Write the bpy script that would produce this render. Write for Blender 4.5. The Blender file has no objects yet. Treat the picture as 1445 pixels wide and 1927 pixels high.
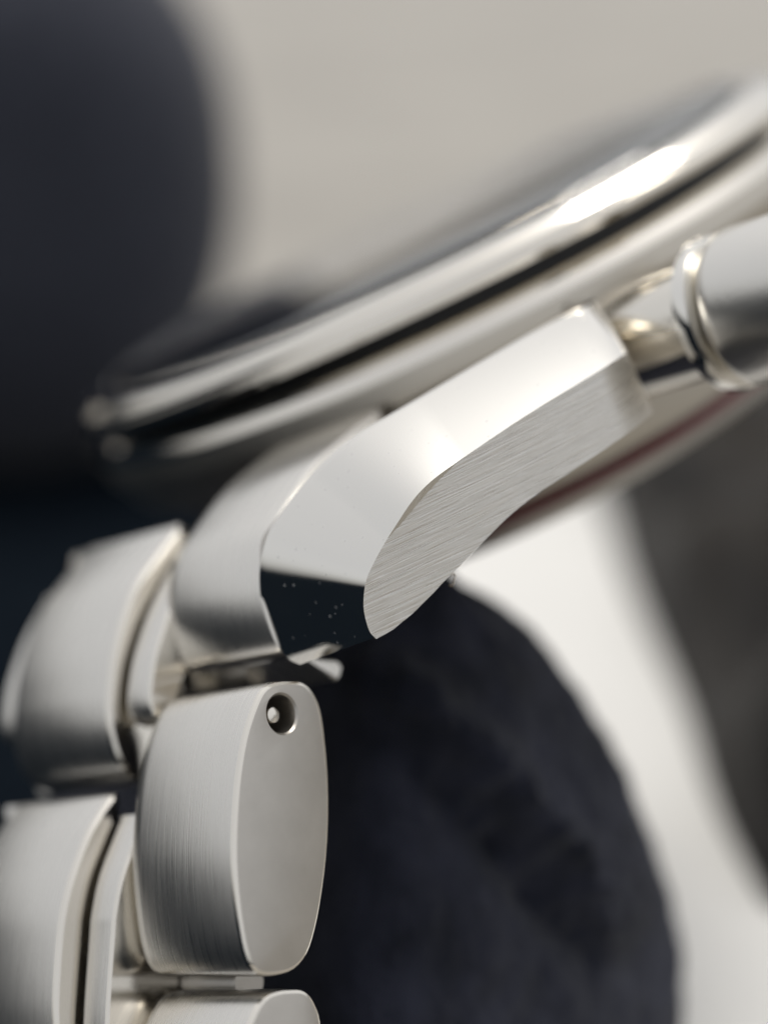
import bpy, bmesh, math, random
from mathutils import Vector, Matrix, noise
from mathutils.geometry import tessellate_polygon
R = math.radians
random.seed(7)
sc = bpy.context.scene
COL = sc.collection

# ------------------------------------------------------------------ camera, world, sun, exposure
# scale: 1 Blender unit = about 18 mm; the lens sits about 6 cm from the watch
PITCH = 20.0                      # the phone looks down at the table by this much
CAM_H = 2.95                      # lens height over the table
cam = bpy.data.cameras.new('macro_camera')
cam_o = bpy.data.objects.new('macro_camera', cam); COL.objects.link(cam_o)
cam_o.location = (0, 0, CAM_H)
cam_o.rotation_euler = (R(90 - PITCH), 0, 0)
cam.sensor_fit = 'VERTICAL'; cam.sensor_height = 36.0
cam.lens = 36.0 * 3400 / 1927
cam.clip_start = 0.05; cam.clip_end = 2000
cam.dof.use_dof = True
cam.dof.focus_distance = 3.41
cam.dof.aperture_fstop = cam.lens * 1e-3 / 0.215
sc.camera = cam_o

SUN_EL, SUN_AZ = 74.0, 25.0       # azimuth clockwise from +Y (the way the camera looks)
w = bpy.data.worlds.new('World'); sc.world = w; w.use_nodes = True
nt = w.node_tree; nt.nodes.clear()
sky = nt.nodes.new('ShaderNodeTexSky'); sky.sky_type = 'NISHITA'; sky.sun_disc = False
sky.sun_elevation = R(SUN_EL); sky.sun_rotation = R(SUN_AZ)
sky.air_density = 1.0; sky.dust_density = 7.0; sky.ozone_density = 0.5
hs = nt.nodes.new('ShaderNodeHueSaturation'); hs.inputs['Saturation'].default_value = 0.25
ga = nt.nodes.new('ShaderNodeGamma'); ga.inputs['Gamma'].default_value = 0.37      # thin cloud: evens out the bright part of the sky
bg = nt.nodes.new('ShaderNodeBackground'); bg.inputs['Strength'].default_value = 0.15
wo = nt.nodes.new('ShaderNodeOutputWorld')
nt.links.new(sky.outputs[0], hs.inputs['Color']); nt.links.new(hs.outputs[0], ga.inputs['Color']); nt.links.new(ga.outputs[0], bg.inputs['Color'])
nt.links.new(bg.outputs[0], wo.inputs['Surface'])
sun = bpy.data.lights.new('sun', 'SUN'); sun.energy = 0.6; sun.angle = R(25); sun.color = (1.0, 0.95, 0.87)
sun_o = bpy.data.objects.new('sun', sun); COL.objects.link(sun_o)
_d = Vector((math.sin(R(SUN_AZ)) * math.cos(R(SUN_EL)), math.cos(R(SUN_AZ)) * math.cos(R(SUN_EL)), math.sin(R(SUN_EL))))
sun_o.rotation_euler = _d.to_track_quat('Z', 'Y').to_euler()
sun_o.location = _d * 20
sc.view_settings.view_transform = 'Standard'; sc.view_settings.look = 'None'
sc.view_settings.exposure = 1.68; sc.view_settings.gamma = 1.0
sc.cycles.use_denoising = True
sc.cycles.max_bounces = 10; sc.cycles.glossy_bounces = 6
sc.cycles.caustics_reflective = False

# ------------------------------------------------------------------ measured outlines of the watch, in thousandths of a unit
# (l = towards 6 o'clock, w = towards 3 o'clock, h = up from the dial)
U = [[165, 770, 228], [250, 741, 231], [331, 711, 234], [407, 678, 233], [480, 643, 233], [549, 607, 231], [616, 569, 229], [670, 538, 229], [723, 504, 224], [762, 478, 214], [803, 451, 199], [853, 416, 172], [897, 382, 143], [927, 362, 109], [948, 345, 70], [960, 330, 25], [970.0, 326.1, -16.7], [977.0, 331.2, -59.4], [982.3, 345.6, -98.0], [981.6, 369.1, -117.7]]
B = [[298, 903, 132], [383, 868, 130], [468, 828, 130], [538, 793, 128], [595, 762, 124], [656, 726, 118], [705, 696, 112], [751, 667, 109], [792, 639, 92], [821, 619, 68], [850, 598, 47], [873, 580, 28], [888, 569, 14], [902, 560, 1], [912, 551, -15], [923, 543, -37], [930, 538, -57], [935, 535, -81], [936, 534, -98], [933, 536, -111]]
D = [[300, 903, -3], [401, 860, -8], [487, 819, -13], [546, 788, -16], [598, 759, -20], [651, 729, -29], [693, 703, -42], [728, 680, -55], [756, 663, -65], [781, 645, -74], [802, 631, -81], [821, 618, -89], [840, 604, -96], [858, 591, -103], [873, 581, -107], [887, 571, -110], [900, 560, -114], [914, 550, -115], [925, 542, -115], [932, 537, -115]]
ROW1 = [[1038, -123], [1012, -141], [999, -163], [997, -195], [1006, -226], [1024, -263], [1054, -317], [1100, -384], [1153, -446], [1212, -502], [1260, -540], [1302, -563], [1346, -566], [1389, -547], [1419, -523], [1428, -496], [1419, -452], [1389, -386], [1351, -320], [1305, -259], [1253, -201], [1200, -153], [1154, -123], [1116, -105], [1089, -102], [1062, -110]]
HOLE = [[1092, -165]]
ROW2 = [[1377, -586]]
END = [[422, 196], [500, 196], [578, 193], [678, 184], [777, 158], [857, 132], [906, 98], [948, 49], [972, 2], [984, -45], [985, -77], [977, -92], [964, -104]]
C1 = [[734, 152], [751, 148], [837, 127], [917, 102], [988, 61], [1052, 11], [1101, -40], [1128, -74], [1150, -112], [1164, -152], [1167, -188], [1157, -226], [1129, -262]]
C2 = [[1207, -232], [1226, -228], [1275, -241], [1318, -258], [1368, -286], [1414, -317], [1457, -354], [1496, -397], [1545, -458], [1583, -513], [1623, -585], [1644, -655], [1632, -704]]
S1 = [[611, 153], [681, 138], [821, 97], [929, 51], [1010, 0], [1051, -33], [1090, -74], [1107, -104], [1107, -127], [1084, -154]]
S2 = [[1237, -268], [1285, -293], [1356, -335], [1410, -382], [1437, -413], [1543, -543], [1592, -622], [1619, -688], [1602, -728]]
CUSH = [[408, -172], [257, -261], [162, -349], [75, -517], [18, -766], [21, -1033], [34, -1251], [110, -1458], [210, -1591], [492, -1723], [969, -1461], [1246, -1076]]
CR = (0.9758, -0.2186, 658.5)   # the crease across the cushion
LINT = [[738, 600, -92], [726, 600, -96], [734, 600, -103], [748, 600, -110], [754, 600, -105]]
TONGUE = [[924, -124], [877, -158], [839, -184], [835, -202], [850, -214], [863, -217], [892, -177]]
HINGES = [(880, -150, 120), (1325, -610, 200)]
BLOB_D = (-2.0, 9.022, 1.422)
BLOB_R = (1.25, .92, 1.45)
STANDIN = [(1.134, 4.566, 0), (0.986, 8.769, 0), (3.029, 13.991, 0), (2.615, 5.329, 0)]  # corners of the cloth added in place of the far bracelet half
STANDIN_H = .30
TABLE = [(75, 260, 0), (-80, 260, 0), (-14, 20, 0), (-4.632, 10.709, 0), (-2.061, 10.184, 0), (-1.21, 8.602, 0), (-0.197, 7.571, 0), (0.066, 5.329, 0), (0.281, 2.879, 0), (-0.2, -26, 0), (75, -26, 0)]
PAPER = [(-0.029, 3.612, 0), (-0.114, 8.602, 0), (2.191, 9.123, 0), (2.043, 3.612, 0)]

# ------------------------------------------------------------------ helpers
cp, sp = math.cos(R(PITCH)), math.sin(R(PITCH))
def from_lens(x, y, z):
    """a point given right / up / back from the lens -> world"""
    return Vector((x, y * sp - z * cp, y * cp + z * sp + CAM_H))
def tag(o, label=None, cat=None, kind=None, group=None):
    if label: o['label'] = label
    if cat: o['category'] = cat
    if kind: o['kind'] = kind
    if group: o['group'] = group
    return o

def link(name, bm, mats, parent=None, sharp=32, flat=()):
    bmesh.ops.recalc_face_normals(bm, faces=bm.faces)
    for f in bm.faces: f.smooth = True
    for f in flat: f.smooth = False
    me = bpy.data.meshes.new(name); bm.to_mesh(me); bm.free()
    for m in (mats if isinstance(mats, (list, tuple)) else [mats]): me.materials.append(m)
    if sharp: me.set_sharp_from_angle(angle=R(sharp))
    o = bpy.data.objects.new(name, me); COL.objects.link(o)
    if parent: o.parent = parent
    return o

def crom(pts, n):
    """Catmull-Rom through the points, n steps per span"""
    P = [Vector(p) for p in pts]; out = []
    for i in range(len(P) - 1):
        a, b, c, d = P[max(i - 1, 0)], P[i], P[i + 1], P[min(i + 2, len(P) - 1)]
        for k in range(n):
            t = k / n
            out.append(0.5 * (2 * b + (c - a) * t + (2 * a - 5 * b + 4 * c - d) * t * t + (3 * b - a - 3 * c + d) * t ** 3))
    out.append(P[-1]); return out
def crom_closed(pts, n):
    P = [Vector(p) for p in pts]; N = len(P); out = []
    for i in range(N):
        a, b, c, d = P[i - 1], P[i], P[(i + 1) % N], P[(i + 2) % N]
        for k in range(n):
            t = k / n
            out.append(0.5 * (2 * b + (c - a) * t + (2 * a - 5 * b + 4 * c - d) * t * t + (3 * b - a - 3 * c + d) * t ** 3))
    return out
def area2(p): return 0.5 * sum(p[i - 1][0] * p[i][1] - p[i][0] * p[i - 1][1] for i in range(len(p)))
def ccw(p): return p if area2(p) > 0 else p[::-1]
def inset(p, d):
    """move a closed counter-clockwise outline inwards by d"""
    n = len(p); out = []
    for i in range(n):
        e = p[(i + 1) % n] - p[i - 1]
        nrm = Vector((e.y, -e.x)); nrm.normalize()
        out.append(p[i] - nrm * d)
    return out

def loft(bm, rings, closed=True, mat=0):
    """rings of 3D points (thousandths), quads between them"""
    vs = [[bm.verts.new(Vector(q) / 1000) for q in r] for r in rings]
    n = len(vs[0]); fs = []
    for a, b in zip(vs, vs[1:]):
        for i in range(n if closed else n - 1):
            j = (i + 1) % n
            f = bm.faces.new((a[i], a[j], b[j], b[i])); f.material_index = mat; fs.append(f)
    return vs

def extrude_w(bm, out2, steps, cap0=True, cap1=True, shiny=0):
    """outline in the (l, h) plane swept along w; steps = [(w, inset)]"""
    p = ccw([Vector(q) for q in out2])
    rings = []
    for wv, d in steps:
        r = inset(p, d) if d else p
        rings.append([(q.x, wv, q.y) for q in r])
    vs = loft(bm, rings)
    bm.faces.ensure_lookup_table()
    nn = len(vs[0])
    for k in range(shiny * nn): bm.faces[len(bm.faces) - 1 - k].material_index = 1     # the last bands are the polished edge
    if cap0: bm.faces.new(vs[0])
    if cap1: bm.faces.new(vs[-1]).material_index = 1 if shiny else 0
    return vs

def revolve(bm, prof, c, axis='h', n=128, mat=0, a0=0.0, a1=360.0):
    """(radius, height) profile round an axis through c, thousandths"""
    rings = []
    for r, h in prof:
        ring = []
        for k in range(n):
            t = 2 * math.pi * k / n
            if axis == 'h': ring.append((c[0] + r * math.sin(t), c[1] + r * math.cos(t), c[2] + h))
            else: ring.append((c[0] + r * math.sin(t), c[1] + h, c[2] + r * math.cos(t)))
        rings.append(ring)
    return loft(bm, rings, mat=mat)

def strip_profile(line, thick, steps=4):
    """an open outer contour turned into a closed slab outline, thickened to its inner side"""
    q = [v.to_2d() for v in crom([(a, b, 0) for a, b in line], steps)]
    inner = []
    for i in range(len(q)):
        e = q[min(i + 1, len(q) - 1)] - q[max(i - 1, 0)]
        nn = Vector((e.y, -e.x)); nn.normalize()      # right of travel = inside
        inner.append(q[i] + nn * thick)
    mid = sum(inner, Vector((0, 0))) / len(inner)
    inner = [mid + (p - mid) * 0.72 for p in inner[::3]]
    return q + inner[::-1]

# ------------------------------------------------------------------ materials
class NT:
    def __init__(s, name):
        s.m = bpy.data.materials.new(name); s.m.use_nodes = True
        s.t = s.m.node_tree; s.t.nodes.clear()
        s.o = s.n('ShaderNodeOutputMaterial'); s.b = s.n('ShaderNodeBsdfPrincipled')
        s.l(s.b.outputs[0], s.o.inputs['Surface'])
        s.tc = s.n('ShaderNodeTexCoord')
    def n(s, k, **kw):
        x = s.t.nodes.new(k)
        for a, v in kw.items(): setattr(x, a, v)
        return x
    def l(s, a, b): s.t.links.new(a, b)
    def set(s, **kw):
        for k, v in kw.items(): s.b.inputs[k.replace('_', ' ')].default_value = v
    def dot(s, vec, scale):
        d = s.n('ShaderNodeVectorMath', operation='DOT_PRODUCT'); s.l(s.tc.outputs['Object'], d.inputs[0])
        v = Vector(vec).normalized() * scale; d.inputs[1].default_value = v; return d.outputs['Value']
    def coords(s, a, b, c):
        x = s.n('ShaderNodeCombineXYZ')
        for i, q in enumerate((a, b, c)): s.l(s.dot(*q), x.inputs[i])
        return x.outputs[0]
    def noise(s, vec, scale=1.0, detail=3.0, rough=0.6):
        x = s.n('ShaderNodeTexNoise'); x.inputs['Scale'].default_value = scale
        x.inputs['Detail'].default_value = detail; x.inputs['Roughness'].default_value = rough
        if vec is not None: s.l(vec, x.inputs['Vector'])
        return x.outputs['Fac']
    def ramp(s, fac, stops):
        r = s.n('ShaderNodeValToRGB'); e = r.color_ramp.elements
        while len(e) < len(stops): e.new(0.5)
        for k, (p, c) in zip(e, stops): k.position = p; k.color = (c, c, c, 1) if not isinstance(c, tuple) else (*c, 1)
        s.l(fac, r.inputs[0]); return r.outputs[0]
    def map(s, fac, a, b, c, d):
        r = s.n('ShaderNodeMapRange'); s.l(fac, r.inputs[0])
        for i, v in enumerate((a, b, c, d)): r.inputs[i + 1].default_value = v
        return r.outputs[0]
    def math(s, op, a, b):
        r = s.n('ShaderNodeMath', operation=op)
        for i, v in enumerate((a, b)):
            if isinstance(v, (int, float)): r.inputs[i].default_value = v
            else: s.l(v, r.inputs[i])
        return r.outputs[0]
    def bump(s, h, strength, dist):
        x = s.n('ShaderNodeBump'); x.inputs['Strength'].default_value = strength; x.inputs['Distance'].default_value = dist
        s.l(h, x.inputs['Height']); s.l(x.outputs[0], s.b.inputs['Normal']); return x
    def dust(s, scale, thr, amount, col=(0.55, 0.55, 0.55)):
        """specks of dust and lint lying on the metal"""
        v = s.n('ShaderNodeTexVoronoi'); v.inputs['Scale'].default_value = scale; s.l(s.tc.outputs['Object'], v.inputs['Vector'])
        sep = s.n('ShaderNodeSeparateColor'); s.l(v.outputs['Color'], sep.inputs[0])
        near = s.math('LESS_THAN', v.outputs['Distance'], s.math('MULTIPLY', s.math('ADD', s.math('POWER', sep.outputs[1], 3.0), 0.3), thr))
        some = s.math('GREATER_THAN', sep.outputs[0], 1 - amount)
        m = s.math('MULTIPLY', near, some)
        d = s.n('ShaderNodeBsdfDiffuse'); d.inputs[0].default_value = (*col, 1)
        mx = s.n('ShaderNodeMixShader'); s.l(s.math('MULTIPLY', m, s.map(sep.outputs[2], 0, 1, .06, .32)), mx.inputs[0])
        s.l(s.b.outputs[0], mx.inputs[1]); s.l(d.outputs[0], mx.inputs[2]); s.l(mx.outputs[0], s.o.inputs['Surface'])

def polished(name, col=(0.80, 0.78, 0.735), rough=0.04, dust=True):
    n = NT(name); n.set(Metallic=1.0, Roughness=rough); n.b.inputs['Base Color'].default_value = (*col, 1)
    sm = n.noise(n.tc.outputs['Object'], 9, 4)
    n.l(n.map(sm, 0.35, 0.7, rough, rough + 0.05), n.b.inputs['Roughness'])
    n.bump(n.noise(n.tc.outputs['Object'], 3, 2), 0.03, 0.02)
    if dust: n.dust(54, 0.17, 0.95)
    return n.m

def brushed(name, along, across, third, col=(0.73, 0.71, 0.672), rough=0.3, strength=0.25, fine=330, long=9, dust=True, lines=0.06):
    n = NT(name); n.set(Metallic=1.0)
    n.b.inputs['Base Color'].default_value = (*col, 1)
    v = n.coords((along, long), (across, fine), (third, long))
    f1 = n.noise(v, 1.0, 1, 0.5)
    v2 = n.coords((along, long * 2.5), (across, fine * 0.28), (third, long * 2.5))
    f2 = n.noise(v2, 1.0, 1, 0.5)
    h = n.math('ADD', f1, n.math('MULTIPLY', f2, 0.3))
    n.l(n.map(f1, 0.3, 0.7, rough - 0.04, rough + 0.05), n.b.inputs['Roughness'])
    n.l(n.ramp(f1, [(0.25, tuple(x * (1 - lines) for x in col)), (0.75, tuple(x * (1 + lines * .5) for x in col))]), n.b.inputs['Base Color'])
    n.bump(h, strength, 0.004)
    if dust: n.dust(60, 0.07, 0.35)
    return n.m

M_POL = polished('polished_steel')
M_POLD = polished('polished_steel_case', col=(0.79, 0.755, 0.69), rough=0.07, dust=False)
TDIR = (-0.85, 0.50, -0.12)
M_FLANK = brushed('brushed_lug', TDIR, (0, 0.12, 1), (0.5, 0.85, 0), rough=0.30, strength=0.36, fine=470, long=9, lines=0.10)
M_LINK = brushed('brushed_link', (1, 0, 0), (0, 1, 0), (0, 0, 1), rough=0.29, strength=0.10, fine=520, long=5)
n = NT('satin_link_end'); n.set(Metallic=1.0, Roughness=0.45); n.l(n.ramp(n.noise(n.tc.outputs['Object'], 11, 5), [(.3, (.46, .44, .41)), (.7, (.51, .49, .458))]), n.b.inputs['Base Color'])
n.bump(n.noise(n.tc.outputs['Object'], 60, 4), 0.04, 0.004); n.dust(70, 0.06, 0.35); M_SATIN = n.m
n = NT('satin_cap'); n.set(Metallic=1.0, Roughness=0.31); n.b.inputs['Base Color'].default_value = (0.74, 0.72, 0.68, 1)
n.bump(n.noise(n.tc.outputs['Object'], 60, 4), 0.05, 0.004); M_CAP = n.m
M_BAND = brushed('satin_band_reflection_tint', (1, 0, 0), (0, 0, 1), (0, 1, 0), col=(0.54, 0.505, 0.445), rough=0.34, strength=0.08, fine=300, long=6, dust=False)  # warm brown reflections put into the steel colour
n = NT('dull_steel'); n.set(Metallic=1.0, Roughness=0.38); n.b.inputs['Base Color'].default_value = (0.42, 0.40, 0.37, 1)
n.bump(n.noise(n.tc.outputs['Object'], 50, 4), 0.2, 0.004); M_DULL = n.m
n = NT('groove_shade_black'); n.set(Roughness=0.45); n.b.inputs['Base Color'].default_value = (0.008, 0.009, 0.011, 1)  # shade of the bezel groove put into a black colour
n.bump(n.noise(n.tc.outputs['Object'], 40, 3), 0.1, 0.004); M_BLACK = n.m
n = NT('dark_red_seal'); n.set(Roughness=0.4); n.b.inputs['Base Color'].default_value = (0.11, 0.006, 0.012, 1)
n.bump(n.noise(n.tc.outputs['Object'], 25, 3), 0.2, 0.006); M_RED = n.m
n = NT('sapphire_glass'); n.set(Roughness=0.02, IOR=1.7); n.b.inputs['Transmission Weight'].default_value = 1.0
n.b.inputs['Base Color'].default_value = (0.97, 0.97, 0.98, 1); M_GLASS = n.m
n = NT('dial_paint'); n.set(Roughness=0.4); n.b.inputs['Base Color'].default_value = (0.42, 0.42, 0.43, 1); M_DIAL = n.m

def suede(name, a, b, bumps, sheen=0.12):
    n = NT(name); n.set(Roughness=0.95)
    n.b.inputs['Sheen Weight'].default_value = sheen; n.b.inputs['Sheen Roughness'].default_value = 0.5
    n.b.inputs['Specular IOR Level'].default_value = 0.15
    c = n.tc.outputs['Object']
    f = n.noise(c, 6, 5)
    n.l(n.ramp(f, [(0.35, a), (0.68, b)]), n.b.inputs['Base Color'])
    fine = n.noise(c, 160, 3); mid = n.noise(c, 18, 4)
    n.bump(n.math('ADD', n.math('MULTIPLY', fine, 0.35), mid), bumps, 0.02)
    return n.m
M_SUEDE = suede('navy_suede', (0.009, 0.011, 0.019), (0.030, 0.033, 0.052), 1.0)
M_VELVET = suede('navy_velvet', (0.034, 0.037, 0.050), (0.046, 0.050, 0.066), 0.4)
M_MAT = suede('navy_ground', (0.004, 0.006, 0.009), (0.007, 0.010, 0.014), 0.4, 0.0)
M_MAT.node_tree.nodes['Principled BSDF'].inputs['Specular IOR Level'].default_value = 0.0
def standin_bands(m):  # brown and black bands paint in the streaks of the shaded links
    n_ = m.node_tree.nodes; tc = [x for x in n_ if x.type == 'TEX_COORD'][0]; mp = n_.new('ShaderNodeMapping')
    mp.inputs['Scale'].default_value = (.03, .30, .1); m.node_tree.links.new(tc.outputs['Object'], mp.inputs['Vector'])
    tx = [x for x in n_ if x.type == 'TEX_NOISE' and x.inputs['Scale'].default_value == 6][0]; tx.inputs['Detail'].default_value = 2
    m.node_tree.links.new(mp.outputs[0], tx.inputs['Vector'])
M_STANDIN = suede('dark_standin', (0.003, 0.003, 0.004), (0.030, 0.026, 0.022), 0.8)
standin_bands(M_STANDIN)
n = NT('white_paper'); n.set(Roughness=0.85)
n.b.inputs['Specular IOR Level'].default_value = 0.2
n.l(n.ramp(n.noise(n.tc.outputs['Object'], 1.3, 4), [(0.3, (0.60, 0.595, 0.58)), (0.7, (0.65, 0.645, 0.63))]), n.b.inputs['Base Color'])
n.bump(n.noise(n.tc.outputs['Object'], 30, 5), 0.08, 0.02); M_PAPER = n.m
n = NT('greige_table'); n.set(Roughness=0.6)
n.l(n.ramp(n.noise(n.tc.outputs['Object'], .35, 3), [(0.3, (0.22, 0.206, 0.184)), (0.7, (0.30, 0.282, 0.253))]), n.b.inputs['Base Color'])
n.bump(n.noise(n.tc.outputs['Object'], 20, 5), 0.08, 0.02); M_TABLE = n.m

# ------------------------------------------------------------------ the table
bm = bmesh.new()
rings = []
for r_ in (0, 6, 12, 25, 60, 150, 400, 900):
    rings.append([(1000 * r_ * math.cos(k * math.pi / 24), 1000 * (6 + r_ * math.sin(k * math.pi / 24)), 0) for k in range(48)])
loft(bm, rings[1:]); c_ = bm.verts.new((0, 6, 0)); bm.verts.ensure_lookup_table()
for k in range(48): bm.faces.new((c_, bm.verts[k], bm.verts[(k + 1) % 48]))
tag(link('ground', bm, M_MAT), kind='structure')
def sheet(name, corners, z, thick, mat, n=10):
    bm = bmesh.new(); top = []; P = [Vector(p) for p in corners]
    for i, p in enumerate(P):
        q = P[(i + 1) % len(P)]
        for k in range(n):
            top.append(p.lerp(q, k / n))
    loft(bm, [[(1000 * p.x, 1000 * p.y, 1000 * zz) for p in top] for zz in (z, z + thick)])
    bm.verts.ensure_lookup_table()
    bm.faces.new(bm.verts[:len(top)]); bm.faces.new(bm.verts[len(top):])
    return link(name, bm, mat, None, 20)
tag(sheet('table', TABLE, .004, .02, M_TABLE), kind='structure')
tag(sheet('paper_sheet', PAPER, .028, .006, M_PAPER), 'bright white paper sheet on the table between the wrinkled cushion and the stand-in cloth', 'paper')

# ------------------------------------------------------------------ the watch
# local axes: x = towards 6 o'clock, y = towards 3 o'clock, z = up from the dial (thousandths of a unit in the lists)
ORG = Vector((88.1, 180.8, -4425.4)) / 1000
ax = [Vector((-0.567424, -0.446806, 0.691661)), Vector((0.701678, 0.177196, 0.690109)), Vector((-0.430904, 0.876907, 0.212969))]
o0 = from_lens(0, 0, 0)
cols = [from_lens(*a) - o0 for a in ax]
mw = Matrix.Identity(4)
for j in range(3):
    for i in range(3): mw[i][j] = cols[j][i]
mw.translation = from_lens(*ORG)
watch = bpy.data.objects.new('wristwatch', None); COL.objects.link(watch)
watch.matrix_world = mw
tag(watch, 'steel wristwatch with brushed lug, round push button and link bracelet, lying over a navy cushion', 'watch')

# --- case, bezel, crystal
CC = (-500, -150, -14)
bm = bmesh.new()
vs = revolve(bm, [(750, 311), (955, 311), (980, 309), (994, 298), (993, 290), (1007, 270), (1011, 260), (1014, 212), (1006, 196), (996, 188), (980, 150), (966, 118), (956, 104), (890, 96), (872, 84), (866, 60), (862, -110), (850, -146), (750, -150)], CC, n=160)
bm.faces.ensure_lookup_table()
for f in bm.faces[6 * 160:]: f.material_index = 1        # the flank below the chamfer is satin, its brown reflections painted in
link('watch_case', bm, [M_POLD, M_BAND], watch, 24)
bm = bmesh.new()
vs = revolve(bm, [(750, -152), (836, -152), (840, -160), (830, -215), (812, -230), (610, -245)], CC, n=120); bm.faces.new(vs[-1])
back = link('case_back', bm, M_DULL, watch, 24)
bm = bmesh.new(); revolve(bm, [(839, -158), (847, -162), (845, -186), (835, -192)], CC, n=120); link('red_seal', bm, M_RED, back, 24)
bm = bmesh.new(); revolve(bm, [(930, 311.5), (932, 346)], CC, n=120); link('groove_shade', bm, M_BLACK, watch, 24)  # black ring added where the groove under the bezel is only shaded
bm = bmesh.new()
revolve(bm, [(880, 345), (994, 345), (1008, 352), (1014, 366), (1010, 378), (1003, 380), (1000, 392), (991, 402), (986, 402), (974, 415), (930, 425), (912, 422), (902, 410), (900, 300)], CC, n=160)
link('bezel', bm, M_POLD, watch, 24)
bm = bmesh.new()
vs = revolve(bm, [(898, 390), (898, 428), (892, 435), (882, 438), (650, 441), (300, 442)], CC, n=128); bm.faces.new(vs[-1]); bm.faces.new(vs[0])
link('crystal', bm, M_GLASS, watch, 24)
bm = bmesh.new(); vs = revolve(bm, [(896, 330), (300, 330)], CC, n=96); bm.faces.new(vs[-1]); link('dial', bm, M_DIAL, watch)

# --- lug
def wf(l): s = 900 - l; return 560 + .75 * s - .0003 * s * abs(s)
NS = 5
OUT = Vector((.660, .727, .190))
Us, Bs, Ds = crom(U, NS), crom(B, NS), crom(D, NS)
for _k in range(26):
    for A in (Us, Bs):
        src = [q.copy() for q in A]
        for i in range(2, 12 * NS): A[i] = (src[i - 1] + 2 * src[i] + src[i + 1]) / 4
for i in range(NS + 2):
    t = 1 - i / (NS + 1.0)
    Bs[i] -= OUT * 85 * t ** 2.2; Ds[i] -= OUT * 85 * t ** 2.2; Us[i] -= OUT * 12 * t ** 2
sliver = []
for i in range(len(Us)):
    t = i / NS
    sliver.append(15 * max(0, math.sin(math.pi * min(max((t - 5.6) / 4.4, 0), 1))) ** 1.2)
rings = []
def ring(u, b, d, sl, bow=1.0, tip=0.0):
    e = Vector((b.x, b.y, b.z - sl)) if sl > .05 else Vector((b.x, b.y, b.z - .05))
    b2 = b + OUT * (sl * 2.4)
    F = []
    for k in range(7):
        q = e.lerp(d, k / 6); q.y = q.y if k in (0, 6) else q.y + (wf(q.x) - e.lerp(d, k / 6).y) * bow; F.append(q)
    inner = min(u.y - 24, 322)
    uc = Vector((u.x, u.y - 7, u.z - 1)); up = Vector((u.x - 3 - 40 * tip, inner, u.z - 75 + 115 * tip)); u = u.lerp(b, .05)
    dp = Vector((d.x - 14, inner, d.z + 30))
    mid = (up + dp) / 2
    return [up, uc, u, b2] + F + [dp, mid]
for dx, dy in ((-44, -190), (-43, -110), (-35, -55), (-20, -24)):
    u, b, d = Us[0].copy(), Bs[0].copy(), Ds[0].copy()
    off = Vector((dx, dy, 0))
    rings.append(ring(u + off * 0.8, b + off, d + off, 0))
    for q in rings[-1][4:11]: pass
for i in range(len(Us)): rings.append(ring(Us[i], Bs[i], Ds[i], sliver[i], min(1.0, max(0, (i - 4) / 6)), min(1.0, max(0.0, (i / NS - 9) / 6))))
# the rounded crown-side end keeps its own outline (no flank curve there)
for k in range(4):
    e, d = rings[k][4], rings[k][10]
    for j in range(5, 10): rings[k][j] = e.lerp(d, (j - 4) / 6)
bm = bmesh.new()
vs = loft(bm, rings)
fa = bm.faces.new(vs[0]); fb = bm.faces.new(vs[-1]); bm.faces.ensure_lookup_table()
nr = len(rings[0])
for si in range(len(rings) - 1):
    for j in range(nr):
        bm.faces[si * nr + j].material_index = 1 if 4 <= j < 10 else (2 if j >= 10 else (3 if j == 0 else 0))
fa.material_index = 2; fb.material_index = 2
bmesh.ops.remove_doubles(bm, verts=bm.verts, dist=1e-6)
link('lug', bm, [M_POL, M_FLANK, M_DULL, M_LINK], watch, 24)

# --- push button beside the lug
PC = (20, 0, 82)
bm = bmesh.new()
revolve(bm, [(60, 690), (122, 690), (122, 900), (112, 915), (112, 975), (60, 975)], PC, 'w', 72)
pb = link('push_button', bm, M_POLD, watch, 24)
bm = bmesh.new()
revolve(bm, [(60, 920), (150, 920), (162, 928), (166, 944), (161, 960), (140, 968), (60, 968)], PC, 'w', 96); link('collar', bm, M_POL, pb, 40)
bm = bmesh.new()
vs = revolve(bm, [(60, 974), (136, 974), (152, 982), (162, 996), (166, 1016), (163, 1330), (155, 1350), (60, 1362)], PC, 'w', 96); bm.faces.new(vs[-1])
link('button_cap', bm, M_CAP, pb, 40)

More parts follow.
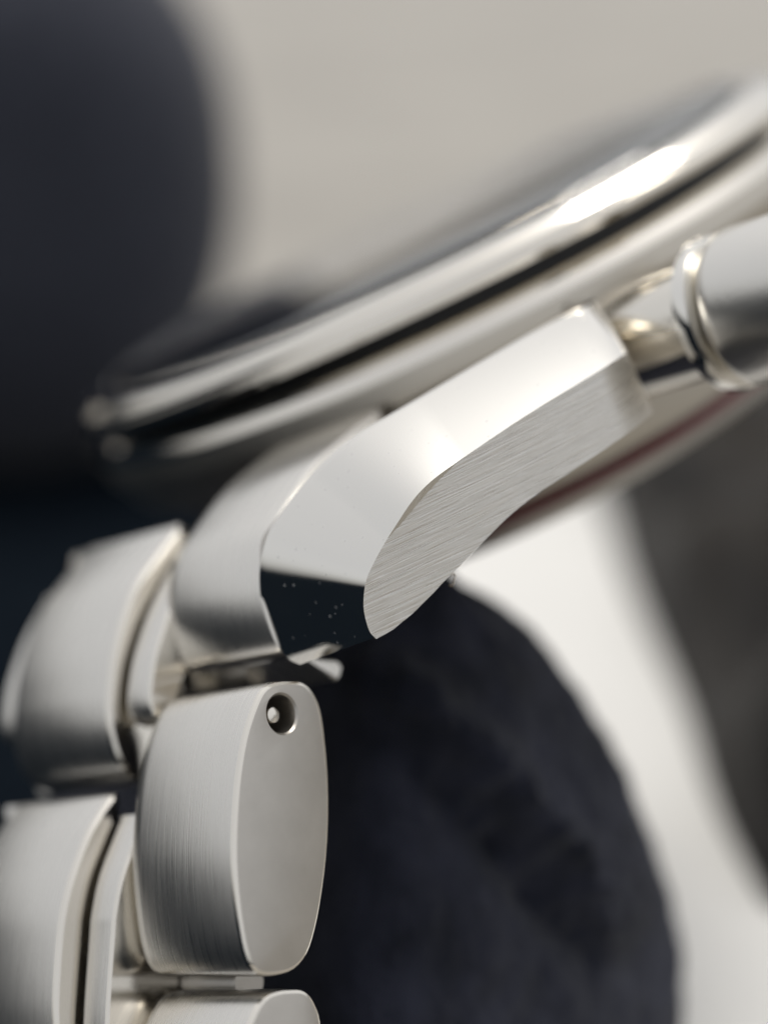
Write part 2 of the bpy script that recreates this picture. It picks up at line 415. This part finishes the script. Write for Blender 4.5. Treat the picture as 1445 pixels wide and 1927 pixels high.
# --- bracelet
def outer_link(name, prof, w1, w0, hole=None, sub=3, mat=None):
    p = ccw([v.to_2d() for v in crom_closed([(a, b, 0) for a, b in prof], sub)])
    bm = bmesh.new()
    steps = [(w0, 46), (w0 + 6, 30), (w0 + 18, 14), (w0 + 38, 3), (w0 + 60, 0), (w1 - 9, 0), (w1 - 3, 2.2), (w1, 8)]
    rings = [[(q.x, wv, q.y) for q in (inset(p, d) if d else p)] for wv, d in steps]
    vs = loft(bm, rings); bm.faces.new(vs[0])
    last = vs[-1]; flat = []
    bm.faces.ensure_lookup_table()
    for f in bm.faces[5 * len(last):7 * len(last)]: f.material_index = 3
    if hole:
        hc = Vector(hole)
        hr = [[bm.verts.new(Vector((hc.x + r_ * math.cos(t), wv, hc.y + r_ * math.sin(t))) / 1000) for t in [2 * math.pi * k / 36 for k in range(36)]] for r_, wv in ((41, w1), (37, w1 - 4), (36, w1 - 12), (36, w1 - 130))]
        loops = [[Vector((v.co.x, v.co.z, 0)) for v in last], [Vector((v.co.x, v.co.z, 0)) for v in hr[0]]]
        allv = last + hr[0]
        for tri in tessellate_polygon(loops):
            try: f = bm.faces.new([allv[i] for i in tri]); f.material_index = 1; flat.append(f)
            except ValueError: pass
        for a, b in zip(hr, hr[1:]):
            for i in range(36):
                f = bm.faces.new((a[i], a[(i + 1) % 36], b[(i + 1) % 36], b[i])); f.material_index = 2
        f = bm.faces.new(hr[-1]); f.material_index = 2
    else:
        f = bm.faces.new(last); f.material_index = 1; flat.append(f)
    return link(name, bm, [mat or M_LINK, M_SATIN, M_DULL, M_POLD], watch, 28, flat)

row1 = outer_link('outer_link', ROW1, 380, 40, HOLE[0])
bm = bmesh.new()
hc = HOLE[0]
revolve(bm, [(17, 240), (17, 350), (14.5, 355), (8, 356.5), (.5, 357)], (hc[0], 0, hc[1]), 'w', 24)
link('spring_pin', bm, M_POLD, row1, 50)
# the next link down hinges a little further round the cushion
dl, dh = ROW2[0][0] - ROW1[0][0], ROW2[0][1] - ROW1[0][1]
a_ = R(4)
def turn(q, c, a): x, y = q[0] - c[0], q[1] - c[1]; return (c[0] + x * math.cos(a) - y * math.sin(a), c[1] + x * math.sin(a) + y * math.cos(a))
row2 = [turn((x + dl, y + dh), ROW2[0], a_) for x, y in ROW1]
outer_link('outer_link', row2, 380, 40)
# end link between the lugs
bm = bmesh.new()
ep = strip_profile(END, 190)
extrude_w(bm, ep, [(0, 40), (6, 26), (20, 12), (42, 3), (62, 0), (322, 0), (328, 3), (330, 7)])
endl = link('end_link', bm, M_LINK, watch, 28)
# its locating tongue that peeps out under the lug tip
bm = bmesh.new()
extrude_w(bm, [Vector(q) for q in TONGUE], [(120, 4), (126, 0), (300, 0), (306, 4)])
link('locating_tongue', bm, M_LINK, endl, 28)
def centre(name, line, w0, w1, thick, mat, ch=10):
    bm = bmesh.new()
    far = [(w0, 24), (w0 + 7, 15), (w0 + 22, 6), (w0 + 45, 0)] if w1 - w0 > 200 else [(w0, ch * 1.2), (w0 + ch * 1.2, 0)]
    extrude_w(bm, strip_profile(line, thick), far + [(w1 - ch * 1.4, 0), (w1 - ch * .6, ch * .35), (w1, ch * 1.2)], shiny=2)
    return link(name, bm, [mat, M_POLD], watch, 28)
centre('centre_link', C1, -440, -62, 190, M_LINK, 8)
centre('centre_link', C2, -440, -62, 190, M_LINK, 8)
centre('spacer_link', S1, -45, 36, 170, M_LINK, 5)
centre('spacer_link', S2, -45, 36, 170, M_LINK, 5)
centre('spacer_link', [(a - 4, b - 6) for a, b in S1[2:]], -520, -446, 150, M_LINK, 5)
for hx, hz, hw in HINGES:
    bm = bmesh.new(); vs = revolve(bm, [(36, -400), (40, -390), (40, hw - 6), (36, hw)], (hx, 0, hz), 'w', 32)
    bm.faces.new(vs[0]); bm.faces.new(vs[-1]); link('hinge_tube', bm, M_DULL, watch, 40)

# ------------------------------------------------------------------ navy cushion inside the bracelet
def pillow(name, mat, outline, stations, disp, parent_m, creases=None):
    p = ccw([v.to_2d() for v in crom_closed([(a, b, 0) for a, b in outline], 20)])
    c = sum(p, Vector((0, 0))) / len(p)
    rings = []
    for wv, s in stations:
        rings.append([((c + (q - c) * s).x, wv, (c + (q - c) * s).y) for q in p])
    bm = bmesh.new(); vs = loft(bm, rings); bm.faces.new(vs[0]); bm.faces.new(vs[-1])
    bm.normal_update()
    for v in bm.verts:
        q = v.co * 1000
        v.co += v.normal * disp(q)
    o = link(name, bm, mat, None, 0); o.matrix_world = parent_m; return o
st = [(-1300, .3), (-1280, .6), (-1200, .85), (-1050, .97), (-800, 1)]
st += [(-800 + 860 * k / 16, 1) for k in range(1, 17)]
for k in range(1, 72):
    s_ = 1 - k / 72
    st.append((60 + 190 * math.sqrt(max(0, 1 - s_ ** 3.6)), s_))
def wr(q):
    b = noise.noise(Vector((q.x, q.y, q.z)) * .0035) * .016 + noise.noise(Vector((q.x, q.y, q.z)) * .012) * .010 + noise.noise(Vector((q.x, q.y, q.z)) * .03) * .004
    s = q.x * CR[0] + q.z * CR[1] - CR[2]
    s += 40 * noise.noise(Vector((q.x, q.z, 0)) * .006)
    g = math.exp(-(s / 55) ** 2)
    lump = noise.noise(Vector((q.x * .02, q.z * .02, 3.0)))
    return b - min(1, max(0, (q.y - 20) / 60)) * min(1, max(0, (q.z + 1230) / 300)) * (g * (.11 + .09 * lump) - math.exp(-((s - 95) / 50) ** 2) * (.045 + .05 * lump))
cush = pillow('cushion', M_SUEDE, CUSH, st, wr, mw)
tag(cush, 'wrinkled black navy suede cushion that the steel bracelet is wrapped around', 'cushion')

# ------------------------------------------------------------------ blurred navy cushion behind, upper left
def blob(name, c, rad, mat, rot, e=2.4, nu=72, nv=40, amp=.03, seed=0.0):
    bm = bmesh.new()
    rings = []
    def sg(x, p): return math.copysign(abs(x) ** p, x)
    for j in range(nv + 1):
        ph = -math.pi / 2 + math.pi * (j + .02) / (nv + .04)
        rings.append([(rad[0] * sg(math.cos(ph), 2 / e) * sg(math.cos(t), 2 / e), rad[1] * sg(math.cos(ph), 2 / e) * sg(math.sin(t), 2 / e), rad[2] * sg(math.sin(ph), 2 / e)) for t in [2 * math.pi * i / nu for i in range(nu)]])
    vs = loft(bm, [[(1000 * x, 1000 * y, 1000 * z) for x, y, z in r_] for r_ in rings]); bm.faces.new(vs[0]); bm.faces.new(vs[-1])
    bm.normal_update()
    for v in bm.verts: v.co += v.normal * amp * noise.noise(v.co * 1.1 + Vector((seed, 0, 0)))
    o = link(name, bm, mat, None, 0); o.location = c; o.rotation_euler = rot; return o
far = blob('cushion', Vector(BLOB_D), BLOB_R, M_VELVET, (0, 0, 0), e=2.2, amp=.06, seed=4.0)
tag(far, 'smooth dark navy cushion standing out of focus behind the watch, upper left of the photo', 'cushion')

# ------------------------------------------------------------------ added cloth standing in for the shaded far half of the bracelet
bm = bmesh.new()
q0, q1, q2, q3 = [Vector(p) for p in STANDIN]       # near-left, far-left, far-right, near-right
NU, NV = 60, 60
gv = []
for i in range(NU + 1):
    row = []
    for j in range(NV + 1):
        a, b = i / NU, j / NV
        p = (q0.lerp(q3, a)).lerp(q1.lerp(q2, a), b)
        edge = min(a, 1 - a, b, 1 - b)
        hgt = STANDIN_H * min(1, edge * 14) ** .5
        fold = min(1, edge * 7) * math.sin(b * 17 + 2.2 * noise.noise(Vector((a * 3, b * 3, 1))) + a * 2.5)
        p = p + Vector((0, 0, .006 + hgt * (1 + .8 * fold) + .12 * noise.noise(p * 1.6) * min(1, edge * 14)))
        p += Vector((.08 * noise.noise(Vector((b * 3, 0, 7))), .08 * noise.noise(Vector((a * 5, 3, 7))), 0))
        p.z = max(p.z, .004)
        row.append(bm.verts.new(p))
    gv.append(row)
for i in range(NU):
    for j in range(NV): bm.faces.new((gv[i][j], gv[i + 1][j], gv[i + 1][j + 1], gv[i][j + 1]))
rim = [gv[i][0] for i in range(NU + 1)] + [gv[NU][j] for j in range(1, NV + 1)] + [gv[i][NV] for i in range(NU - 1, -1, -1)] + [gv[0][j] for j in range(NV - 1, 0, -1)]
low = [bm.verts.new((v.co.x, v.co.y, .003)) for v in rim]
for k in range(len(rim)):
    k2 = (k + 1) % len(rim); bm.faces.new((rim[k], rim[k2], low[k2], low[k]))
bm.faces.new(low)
tag(link('bracelet_standin', bm, M_STANDIN, None, 0), 'charcoal brown cloth added in place of the shaded far bracelet half, out of focus at the right edge', 'cloth')

# ------------------------------------------------------------------ a fibre caught under the lug
cu = bpy.data.curves.new('lint_fibre', 'CURVE'); cu.dimensions = '3D'; cu.bevel_depth = .0011; cu.bevel_resolution = 2
spl = cu.splines.new('BEZIER'); pts = LINT
spl.bezier_points.add(len(pts) - 1)
for bp, q in zip(spl.bezier_points, pts):
    bp.co = mw @ (Vector((q[0], q[1], q[2])) / 1000); bp.handle_left_type = bp.handle_right_type = 'AUTO'
n = NT('lint'); n.set(Roughness=.8); n.b.inputs['Base Color'].default_value = (.45, .36, .25, 1)
tmp = bpy.data.objects.new('lint_tmp', cu); COL.objects.link(tmp)
dg = bpy.context.evaluated_depsgraph_get()
me = bpy.data.meshes.new_from_object(tmp.evaluated_get(dg)); bpy.data.objects.remove(tmp)
me.materials.clear(); me.materials.append(n.m)
o = bpy.data.objects.new('lint_fibre', me); COL.objects.link(o)
tag(o, 'tiny curled tan lint fibre caught on the lower edge of the brushed lug', 'lint')
